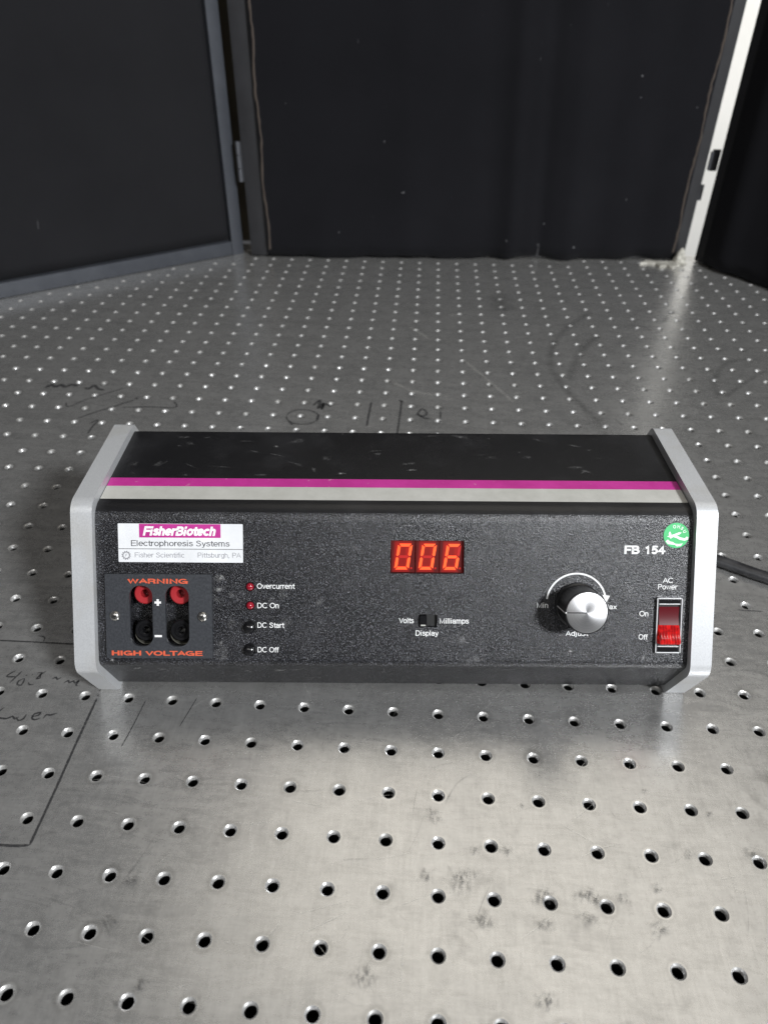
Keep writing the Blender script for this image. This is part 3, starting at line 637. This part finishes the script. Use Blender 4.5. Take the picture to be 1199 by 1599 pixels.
# name plate
npl = pprism('name_plate', rrect(-146.1, -80.2, 55.5, 76.1, .4), -.1, .3, M['plate_white'], ps)
pprism('magenta_block', rect(-134.9, -91.9, 68.7, 75.95), .3, .36, M['magenta'], npl)
text('FisherBiotech', -133.0, -94.4, 69.7, 5.0, M['white_ink'], npl, .42, bold=.23, shear=.22, spacing=.93)
text('Electrophoresis Systems', -139.3, -87.2, 64.1, 3.1, M['black_ink'], npl, .36, bold=.112)
pprism('rule_line', rect(-146.0, -80.3, 62.45, 62.75), .3, .35, M['black_ink'], npl)
text('Fisher Scientific', -137.4, -111.2, 58.0, 2.7, M['grey_text'], npl, .36, bold=.10); text('Pittsburgh, PA', -104.1, -81.3, 58.1, 2.7, M['grey_text'], npl, .36, bold=.10)
def ringmesh(u, v, r0, r1, h, n=40, tooth=0.):
    V = []; F = []
    for k in range(n):
        t = 2*math.pi*k/n; ro = r1+(tooth if (k//2) % 2 else 0); V += [(u+r0*math.cos(t), v+r0*math.sin(t), h), (u+ro*math.cos(t), v+ro*math.sin(t), h)]
    for k in range(n): a_, b_ = 2*k, 2*((k+1) % n); F.append((a_, a_+1, b_+1, b_))
    return V, F
V, F = ringmesh(-142, 59.1, 1.45, 1.95, .36, 48, .55); pmesh('gear_emblem', V, F, M['grey_text'], npl)
text('F', -142.5, -141.5, 58.35, 1.5, M['grey_text'], npl, .36, bold=.15, shear=.2)
# high-voltage terminal plate with two slots
tp = empty('terminal_plate'); tp.parent = ps
def plate_with_holes(name, outer, hls, h0, h1, mat, parent):
    bm = bmesh.new(); eds = []; loops = []
    for poly in [outer]+hls:
        vs_ = [bm.verts.new(mm(p[0], p[1], h1)) for p in poly]; loops.append(vs_)
        eds += [bm.edges.new((vs_[k], vs_[(k+1) % len(vs_)])) for k in range(len(vs_))]
    bmesh.ops.triangle_fill(bm, use_beauty=True, use_dissolve=False, edges=eds)
    for vs_ in loops:
        lo_ = [bm.verts.new(v.co+Vector((0, nv[0], nv[1]))*(h0-h1)*.001) for v in vs_]; n = len(vs_)
        for k in range(n): bm.faces.new((vs_[k], vs_[(k+1) % n], lo_[(k+1) % n], lo_[k]))
    return autosmooth(bm_obj(name, bm, mat, parent), 40)
plate_with_holes('cover_plate', rrect(-153.2, -96.7, 3.8, 49.3, .6), [rrect(-140.4, -128.2, 10.2, 43.1, 5.4, 8), rrect(-121.4, -108.9, 10.2, 43.1, 5.4, 8)], 0.02, 2.0, M['plastic'], tp)
text('WARNING', -141.2, -109.2, 44.35, 2.6, M['orange'], tp, 2.02, bold=.20, emboss=.25); text('HIGH VOLTAGE', -150.4, -102.0, 5.3, 2.6, M['orange'], tp, 2.02, bold=.20, emboss=.25)
for uc in (-134.3, -115.1):
    lathe('red_socket', uc, 37.5, [(2.2, -13), (2.2, -5.2), (2.5, -4.8), (5.2, -4.6), (5.8, -5.2), (5.8, -15.5)], M['red_plastic'], tp, 36)
    lathe('black_socket', uc, 17.2, [(2.0, -13), (2.0, -5.6), (2.3, -5.3), (2.9, -5.3), (3.1, -6.0), (3.7, -6.0), (4.0, -5.0), (5.4, -4.8), (5.9, -5.4), (5.9, -15.5)], M['black_plastic'], tp, 36)
    lathe('socket_washer', uc, 15.4, [(5.95, -15.0), (5.95, -6.6), (6.3, -6.6), (6.5, -7), (6.5, -15.6)], M['dirty_metal'], tp, 28)
pu = -125.3
pprism('plus_sign', [(pu-.55, 32.4), (pu+.55, 32.4), (pu+.55, 33.6), (pu+1.7, 33.6), (pu+1.7, 34.7), (pu+.55, 34.7), (pu+.55, 35.9), (pu-.55, 35.9), (pu-.55, 34.7), (pu-1.7, 34.7), (pu-1.7, 33.6), (pu-.55, 33.6)], 2.02, 2.3, M['white_ink'], tp)
pprism('minus_sign', rect(-127.3, -123.5, 15.4, 16.5), 2.02, 2.3, M['white_ink'], tp)
for uc, vc, rot in ((-148.3, 26.7, .3), (-101.8, 26.6, 1.0)):
    s = lathe('screw', uc, vc, [(.01, 3.55), (1.2, 3.45), (2.1, 3.05), (2.65, 2.4), (2.75, 2.02)], M['screw'], tp, 28)
    X = []
    for k in range(4):
        t = rot+k*math.pi/2; X += [(uc+.42*math.cos(t-math.pi/4)*1.0, vc+.42*math.sin(t-math.pi/4)), (uc+1.35*math.cos(t-.22), vc+1.35*math.sin(t-.22)), (uc+1.35*math.cos(t+.22), vc+1.35*math.sin(t+.22))]
    pprism('cross_slot', X, 3.3, 3.62, M['dark_hole'], s)
# indicators, buttons and their captions
for vc in (42.6, 32.4):
    l = lathe('indicator_lamp', -76.7, vc, [(.01, 2.1), (.8, 1.98), (1.5, 1.55), (1.95, .9), (2.1, 0.02)], M['led'], ps, 28, 60)
    lathe('collar', -76.7, vc, [(2.12, .02), (2.12, .35), (2.5, .35), (2.6, .02)], M['black_plastic'], l, 28)
for vc in (20.7, 8.4):
    bt = lathe('push_button', -76.9, vc, [(.01, 4.6), (1.4, 4.45), (2.2, 4.0), (2.5, 3.2), (2.55, .02)], M['black_plastic'], ps, 32)
    lathe('collar', -76.9, vc, [(2.6, 1.0), (2.7, 1.5), (3.1, 1.5), (3.4, .9), (3.5, .02)], M['black_plastic'], bt, 32)
WI_ = M['white_ink']
text('Overcurrent', -73.0, -52.8, 41.5, 2.9, WI_, ps, bold=.118); text('DC On', -72.9, -61.4, 31.0, 2.9, WI_, ps, bold=.118)
text('DC Start', -72.9, -58.5, 20.3, 2.9, WI_, ps, bold=.118); text('DC Off', -72.9, -61.5, 6.85, 2.9, WI_, ps, bold=.118)
# display
dp = empty('display'); dp.parent = ps
SL = .154
def seg_digit(ul, on, mod):
    # digit box: bottom-left at (ul,51.9), height 14.2, width 7.9, slanted
    v0, H, w, t = 52.0, 14.0, 7.8, 1.55; g = .22
    def q(a, b_): return (ul+a+b_*SL, v0+b_)
    m_ = H/2
    segs = {'a': [(t*.3+g, H), (w-t*.3-g, H), (w-t-g, H-t), (t+g, H-t)], 'd': [(t+g, t), (w-t-g, t), (w-t*.3-g, 0), (t*.3+g, 0)],
            'g': [(t*.6+g, m_), (t+g, m_+t*.45), (w-t-g, m_+t*.45), (w-t*.6-g, m_), (w-t-g, m_-t*.45), (t+g, m_-t*.45)],
            'f': [(0, H-t*.3-g), (t, H-t-g), (t, m_+t*.55+g), (t*.4, m_+g), (0, m_+t*.4+g)], 'e': [(0, t*.3+g), (t, t+g), (t, m_-t*.55-g), (t*.4, m_-g), (0, m_-t*.4-g)],
            'b': [(w, H-t*.3-g), (w-t, H-t-g), (w-t, m_+t*.55+g), (w-t*.4, m_+g), (w, m_+t*.4+g)], 'c': [(w, t*.3+g), (w-t, t+g), (w-t, m_-t*.55-g), (w-t*.4, m_-g), (w, m_-t*.4-g)]}
    for k, P_ in segs.items():
        pprism('segment', [q(*p) for p in P_], -2.2, -2.0, M['seg_on'] if k in on else M['seg_off'], mod)
    pprism('decimal_point', disc(ul+w+1.4, v0+.8, .55, 14), -2.2, -2.0, M['seg_off'], mod)
for k, (ul, on) in enumerate(((-.1, 'abcdef'), (12.8, 'abcdef'), (25.9, 'acdefg'))):
    u0 = (-1.8, 11.4, 24.15)[k]; u1 = (11.05, 23.95, 36.9)[k]
    md = pprism('digit_module', rect(u0, u1, 50.4, 67.8), -3.9, -2.2, M['module'], dp, .15)
    g_ = 13; GV, GF, gf = [], [], []
    for j in range(g_):
        for i in range(g_):
            a_, b_ = i/(g_-1), j/(g_-1); GV.append((u0+.3+(u1-u0-.6)*a_, 50.7+16.8*b_, -2.19))
            du, dv = (a_-.46-.08*(b_-.5))*2, (b_-.49)*2; rr = max(abs(du)/.62, abs(dv)/.88); gf.append(max(0., min(1., (1.30-rr)/.42))*(.62 if max(abs(du)/.34, abs(dv)/.6) < 1 else 1))
    GF = [(j*g_+i, j*g_+i+1, (j+1)*g_+i+1, (j+1)*g_+i) for j in range(g_-1) for i in range(g_-1)]
    with_fall(pmesh('diffuser', GV, GF, M['glow'], md), gf)
    seg_digit(ul, on, md)
m = N('red_filter'); m.set(Base_Color=(1, .25, .22), Roughness=.08, Transmission_Weight=1., IOR=1.1); 
# slide switch
sw = pprism('slide_switch', rect(13.7, 23.0, 21.4, 27.9), -2.9, -2.0, M['dark_hole'], ps)
pprism('slider', rrect(13.9, 17.6, 21.7, 27.7, .4), -1.9, 1.6, M['black_plastic'], sw, .4); pprism('slider_mark', rect(14.4, 17.0, 22.2, 22.9), 1.62, 1.68, M['grey_ink'], sw); pprism('contact_glint', rect(19.6, 21.1, 21.7, 22.2), -1.9, -1.2, M['chrome'], sw)
text('Volts', 2.8, 10.7, 23.3, 2.9, WI_, ps, bold=.118); text('Milliamps', 24.6, 40.2, 23.25, 2.9, WI_, ps, bold=.118); text('Display', 11.8, 24.0, 16.5, 2.9, WI_, ps, bold=.118)
# adjust knob with dial arc
KU, KV, KH, KR = 98.0, 34.0, 19.5, 10.8
n = 72
kn = lathe('adjust_knob', KU, KV, [(.01, 19.0), (10.5, 19.0), (10.7, 19.4), (11.0, 19.35), (11.25, 18.9), (11.3, 13.0), (11.4, 3.2), (12.0, 2.4), (12.2, .8), (12.0, .3)], M['knob_black'], ps, n, 30,
           rmod=lambda k, r, h: 1-(.028 if (k % 2 and 3 < h < 18.7) else 0))
cap = bpy.data.objects.new('knob_cap', None)
bm = bmesh.new(); R_ = [(.0, .0), (.3, 0), (10.1, 0), (10.45, -.12), (10.55, -.4)]; ring = None; N_ = 64
c0 = bm.verts.new((0, 0, 0)); prev = None
for r, h in R_[1:]:
    cur = [bm.verts.new((r*.001*math.cos(2*math.pi*k/N_), r*.001*math.sin(2*math.pi*k/N_), h*.001)) for k in range(N_)]
    for k in range(N_):
        if prev is None: bm.faces.new((c0, cur[k], cur[(k+1) % N_]))
        else: bm.faces.new((prev[k], cur[k], cur[(k+1) % N_], prev[(k+1) % N_]))
    prev = cur
me = bpy.data.meshes.new('knob_cap'); bm.to_mesh(me); bm.free()
cap = link_mesh('knob_cap', me, M['cap'], kn); autosmooth(cap, 30)
MP = Matrix(((1, 0, 0, 0), (0, sv[0], nv[0], 0), (0, sv[1], nv[1], 0), (0, 0, 0, 1)))
cap.matrix_local = Matrix.Translation(Vector(mm(KU, KV, 19.42))) @ MP
pprism('pointer_line', rect(KU-10.4, KU-.2, KV-.28, KV+.28), 19.43, 19.52, M['dark_hole'], kn); pprism('pointer_notch', rect(KU-11.1, KU-10.4, KV-.3, KV+.3), 19.3, 19.56, M['white_ink'], kn)
pmesh('pointer_side_line', [(KU-11.5, KV-.3, 3.2), (KU-11.5, KV+.3, 3.2), (KU-11.4, KV+.3, 18.9), (KU-11.4, KV-.3, 18.9)], [(0, 1, 2, 3)], M['white_ink'], kn)
V, F = [], []; na = 48
for k in range(na+1):
    t = math.radians(173-(173-14)*k/na)
    V += [(97.4+15.4*math.cos(t), 35.0+15.4*math.sin(t), .12), (97.4+16.3*math.cos(t), 35.0+16.3*math.sin(t), .12)]
F = [(2*k, 2*k+1, 2*k+3, 2*k+2) for k in range(na)]; b = len(V)
V += [(111.2, 39.4, .13), (115.3, 38.9, .13), (113.5, 35.4, .13)]; F.append((b, b+1, b+2))
pmesh('dial_arc', V, F, WI_, ps)
text('Min', 76.4, 82.4, 32.1, 2.9, WI_, ps, bold=.118); text('Max', 111.9, 119.1, 31.65, 2.7, WI_, ps, bold=.118); text('Adjust', 92.2, 104.5, 16.9, 2.7, WI_, ps, bold=.118)
text('FB 154', 122.1, 143.8, 61.6, 4.5, WI_, ps, bold=.205)
text('AC', 143.2, 148.7, 46.1, 2.8, WI_, ps, bold=.112); text('Power', 140.8, 151.3, 42.6, 2.8, WI_, ps, bold=.112)
text('On', 131.4, 136.2, 27.9, 2.9, WI_, ps, bold=.112); text('Off', 131.5, 136.4, 15.2, 2.9, WI_, ps, bold=.112)
# rocker switch
rk = empty('rocker_switch'); rk.parent = ps
plate_with_holes('bezel', rrect(140.1, 153.7, 8.1, 38.4, .8), [rect(141.2, 152.6, 12.2, 34.6)], .02, 1.6, M['chrome'], rk)
pprism('bezel_bar', rect(141.4, 152.4, 35.4, 37.4), 1.62, 2.0, M['black_plastic'], rk, .3); pprism('bezel_bar', rect(141.4, 152.4, 9.2, 11.4), 1.62, 2.0, M['black_plastic'], rk, .3)
for (a0, a1, b0, b1) in ((140.15, 140.6, 8.5, 38.0), (153.2, 153.65, 8.5, 38.0), (140.8, 153.0, 37.75, 38.2), (140.8, 153.0, 8.25, 8.65), (141.3, 152.5, 34.75, 35.1), (141.3, 152.5, 11.75, 12.05)):
    pprism('edge_highlight', rect(a0, a1, b0, b1), 1.55, 1.85, M['bright_edge'], rk)  # pale strips stand in for highlights along the bezel rims
pprism('well', rect(141.0, 152.8, 12.0, 34.8), .03, .5, M['dark_hole'], rk)
def wedge(name, prof2, u0, u1, mat, nr=0, amp=0):
    V, F = [], []; nu = 2 if not nr else nr*4
    for i in range(nu+1):
        u = u0+(u1-u0)*i/nu; a_ = amp*abs(math.sin(math.pi*i/4)) if nr else 0
        for (v, h) in prof2: V.append((u, v, h+(a_ if h > 1 else 0)))
    k_ = len(prof2)
    for i in range(nu):
        for j in range(k_-1): F.append((i*k_+j, (i+1)*k_+j, (i+1)*k_+j+1, i*k_+j+1))
    F += [tuple(range(k_)), tuple(nu*k_+j for j in range(k_))]
    bm = bmesh.new(); me = bpy.data.meshes.new('t'); me.from_pydata([mm(*p) for p in V], [], F); bm.from_mesh(me); bpy.data.meshes.remove(me)
    return autosmooth(bm_obj(name, bm, mat, rk), 30)
wedge('rocker_upper', [(33.4, .5), (33.4, 1.2), (28.0, .9), (23.6, 1.9), (23.6, .5)], 141.6, 152.2, M['rocker_dark'])
wedge('rocker_lower', [(23.55, .5), (23.55, 1.9), (21.5, 3.2), (17.5, 4.8), (15.0, 5.4), (13.9, 4.9), (13.3, .5)], 141.6, 152.2, M['rocker_lit'], 7, .45)
# round green sticker
sk = pprism('round_sticker', disc(149.3, 71.7, 6.75, 48), .02, .2, M['green'], ps)
def spin_text(ch, ang, r, hgt, off):
    V, F = glyphs(ch, .17); w = max(p[0] for p in V)-min(p[0] for p in V); x0 = min(p[0] for p in V); s_ = hgt
    pts = []
    for p in V:
        x, y = (p[0]-x0-w/2)*s_, p[1]*s_; t = math.radians(ang); ca, sa = math.cos(t-math.pi/2), math.sin(t-math.pi/2)
        pts.append((149.3+r*math.cos(t)+x*ca-y*sa, 71.7+r*math.sin(t)+x*sa+y*ca, off))
    pmesh('lettering', pts, F, WI_, sk)
for ch, a_ in zip('OHSU', (104, 78, 53, 27)): spin_text(ch, a_, 3.9, 1.75, .26)
def poly(name, P_, h): pmesh(name, [(149.3+p[0], 71.7+p[1], h) for p in P_], [tuple(range(len(P_)))], WI_, sk)
poly('white_motif', [(-5.0, -.6), (-3.9, -.2), (-4.1, 1.1), (-3.5, 2.2), (-2.9, 1.2), (-2.6, .2), (-.6, .9), (1.2, 1.7), (2.8, 1.5), (1.6, .5), (.2, 0), (2.2, -1.0), (4.6, -1.5), (5.4, -.6), (6.4, -.9), (6.2, -2.2), (4.4, -2.8), (1.8, -2.3), (.2, -1.4), (-1.6, -.8), (-3.0, -1.8), (-3.6, -1.0)], .26)
poly('white_scrape', [(-5.6, -3.2), (-4.4, -2.2), (-3.2, -3.2), (-1.6, -3.6), (-.4, -4.4), (1.6, -4.6), (3.6, -4.2), (2.6, -5.6), (.4, -5.9), (-.6, -5.0), (-2.2, -4.9), (-4.4, -4.6)], .27)
# scuffs on the lower edge and top
def fleck(on, c, L_, w_, ang_, mat=M['dust']):
    if on == 'front' and ((-14 < c[0] < 48 and c[1] > 40) or (5 < c[0] < 32 and 12 < c[1] < 36)): return
    n_ = 10; pts = [(0, 0)]+[(L_*.5*math.cos(t)*random.uniform(.6, 1.1), w_*.5*math.sin(t)*random.uniform(.5, 1.2)) for t in np.linspace(0, 2*math.pi, n_, endpoint=False)]
    ca, sa = math.cos(ang_), math.sin(ang_); P_ = [(c[0]+x*ca-y*sa, c[1]+x*sa+y*ca) for x, y in pts]
    if on == 'front': V = [mm(p[0], p[1], .08) for p in P_]
    elif on == 'top': V = [(p[0]*.001, p[1]*.001, .1085+.00006) for p in P_]
    else:      # lower chamfer: v runs down from the lower front corner
        d = np.array([.0030, .0035])-Bc; d /= np.linalg.norm(d); nn = np.array([-(-d[1]), -d[0]]); nn = np.array([d[1], -d[0]])
        V = [(p[0]*.001, Bc[0]+d[0]*p[1]*.001+nn[0]*.00008, Bc[1]+d[1]*p[1]*.001+nn[1]*.00008) for p in P_]
    with_fall(mesh('scuff_mark', V, [(0, 1+k, 1+(k+1) % n_) for k in range(n_)], mat, ps), [1.]+[0.]*n_)
for c, L_, w_, g in [((-127, 9), 9, 4, .2), ((-140, 8), 8, 4, -.5), ((-104, 7), 5, 3, 0), ((38, 8), 12, 1.3, .15), ((27, 14), 2, 1.4, 0), ((8, 10), 3.4, 1.8, 0), ((-5, 8), 3, 1.2, .8), ((120, 10), 7, 2.4, .2), ((83, 14), 6, 3, .1), ((110, 13), 9, 1.4, .3), ((142, 12), 7, 2, .5), ((-80, 12), 6, 3, .5), ((-62, 10), 9, 4, -.3)]: fleck('chamfer', c, L_, w_, g)
for c, L_, w_, g in [((95, 8.5), 4, 4.5, -.8), ((-151, 2.0), 4, 3, .5), ((-92, 48), 9, 6, .5), ((-93, 41), 5, 3, .3), ((-92, 12), 3, 3, 0), ((-66, 36), 6, 3, .4), ((118, 52), 3, 2, .2), ((88, 53), 1.6, 1.6, 0)]: fleck('front', c, L_, w_, g)
for c, L_, w_, g in [((-70, 94), 5, 3, .1), ((-100, 72), 22, 1.2, -.1), ((10, 70), 8, 2.5, .2), ((50, 86), 10, 2, .3), ((120, 84), 12, 3, .1), ((105, 74), 12, 4, .0), ((-10, 90), 14, 2, .2), ((-120, 96), 3, 2, 0), ((-30, 66), 7, 3, 0)]: fleck('top', c, L_, w_, g, M['dust_faint'] if L_ > 9 else M['dust'])
for k in range(34): fleck('top', (random.uniform(-150, 150), random.uniform(63, 108)), random.uniform(2, 16), random.uniform(1, 6), random.uniform(-.6, .6), M['dust_faint'])
for k in range(26): fleck('front', (random.choice((random.uniform(-70, 75), random.uniform(-95, -82), random.uniform(122, 138))), random.uniform(3, 72)), random.uniform(3, 18), random.uniform(2, 9), random.uniform(-.9, .9), M['dust_faint'])
for k in range(16): fleck('chamfer', (random.uniform(-150, 150), random.uniform(5, 25)), random.uniform(2, 14), random.uniform(1, 5), random.uniform(-.4, .4), M['dust_faint'])
# mains cord from the back of the case to the right, two-lobed section lying on the table
def cord():
    P_ = [(.060, .232, .050), (.085, .236, .030), (.125, .215, .0075), (.165, .185, .0042), (.1985, .1660, .0042), (.2275, .1500, .0042), (.262, .139, .0042), (.32, .120, .0042), (.42, .10, .0042), (.56, .12, .0042)]
    P_ = [Vector(p) for p in P_]; Q = []
    for i in range(len(P_)-1):
        p0, p1, p2, p3 = P_[max(i-1, 0)], P_[i], P_[i+1], P_[min(i+2, len(P_)-1)]
        for a_ in range(10):
            t = a_/10; Q.append(.5*((2*p1)+(p2-p0)*t+(2*p0-5*p1+4*p2-p3)*t*t+(3*p1-p0-3*p2+p3)*t**3))
    V, F = [], []; n_ = 20
    for i, q in enumerate(Q):
        d = (Q[min(i+1, len(Q)-1)]-Q[max(i-1, 0)]).normalized(); sd = d.cross(Vector((0, 0, 1))).normalized(); up = sd.cross(d)
        for k in range(n_):
            t = 2*math.pi*k/n_; r = .0040*(1-.16*abs(math.sin(t))**6)
            V.append(q+sd*math.cos(t)*r*1.12+up*math.sin(t)*r)
    for i in range(len(Q)-1):
        for k in range(n_): F.append((i*n_+k, i*n_+(k+1) % n_, (i+1)*n_+(k+1) % n_, (i+1)*n_+k))
    F += [tuple(range(n_)), tuple((len(Q)-1)*n_+k for k in range(n_))]
    inv = (Matrix.Translation(ps.location) @ Matrix.Rotation(PSI, 4, 'Z')).inverted()
    mesh('power_cord', [tuple(inv @ v) for v in V], F, M['rubber'], ps, True)
cord()
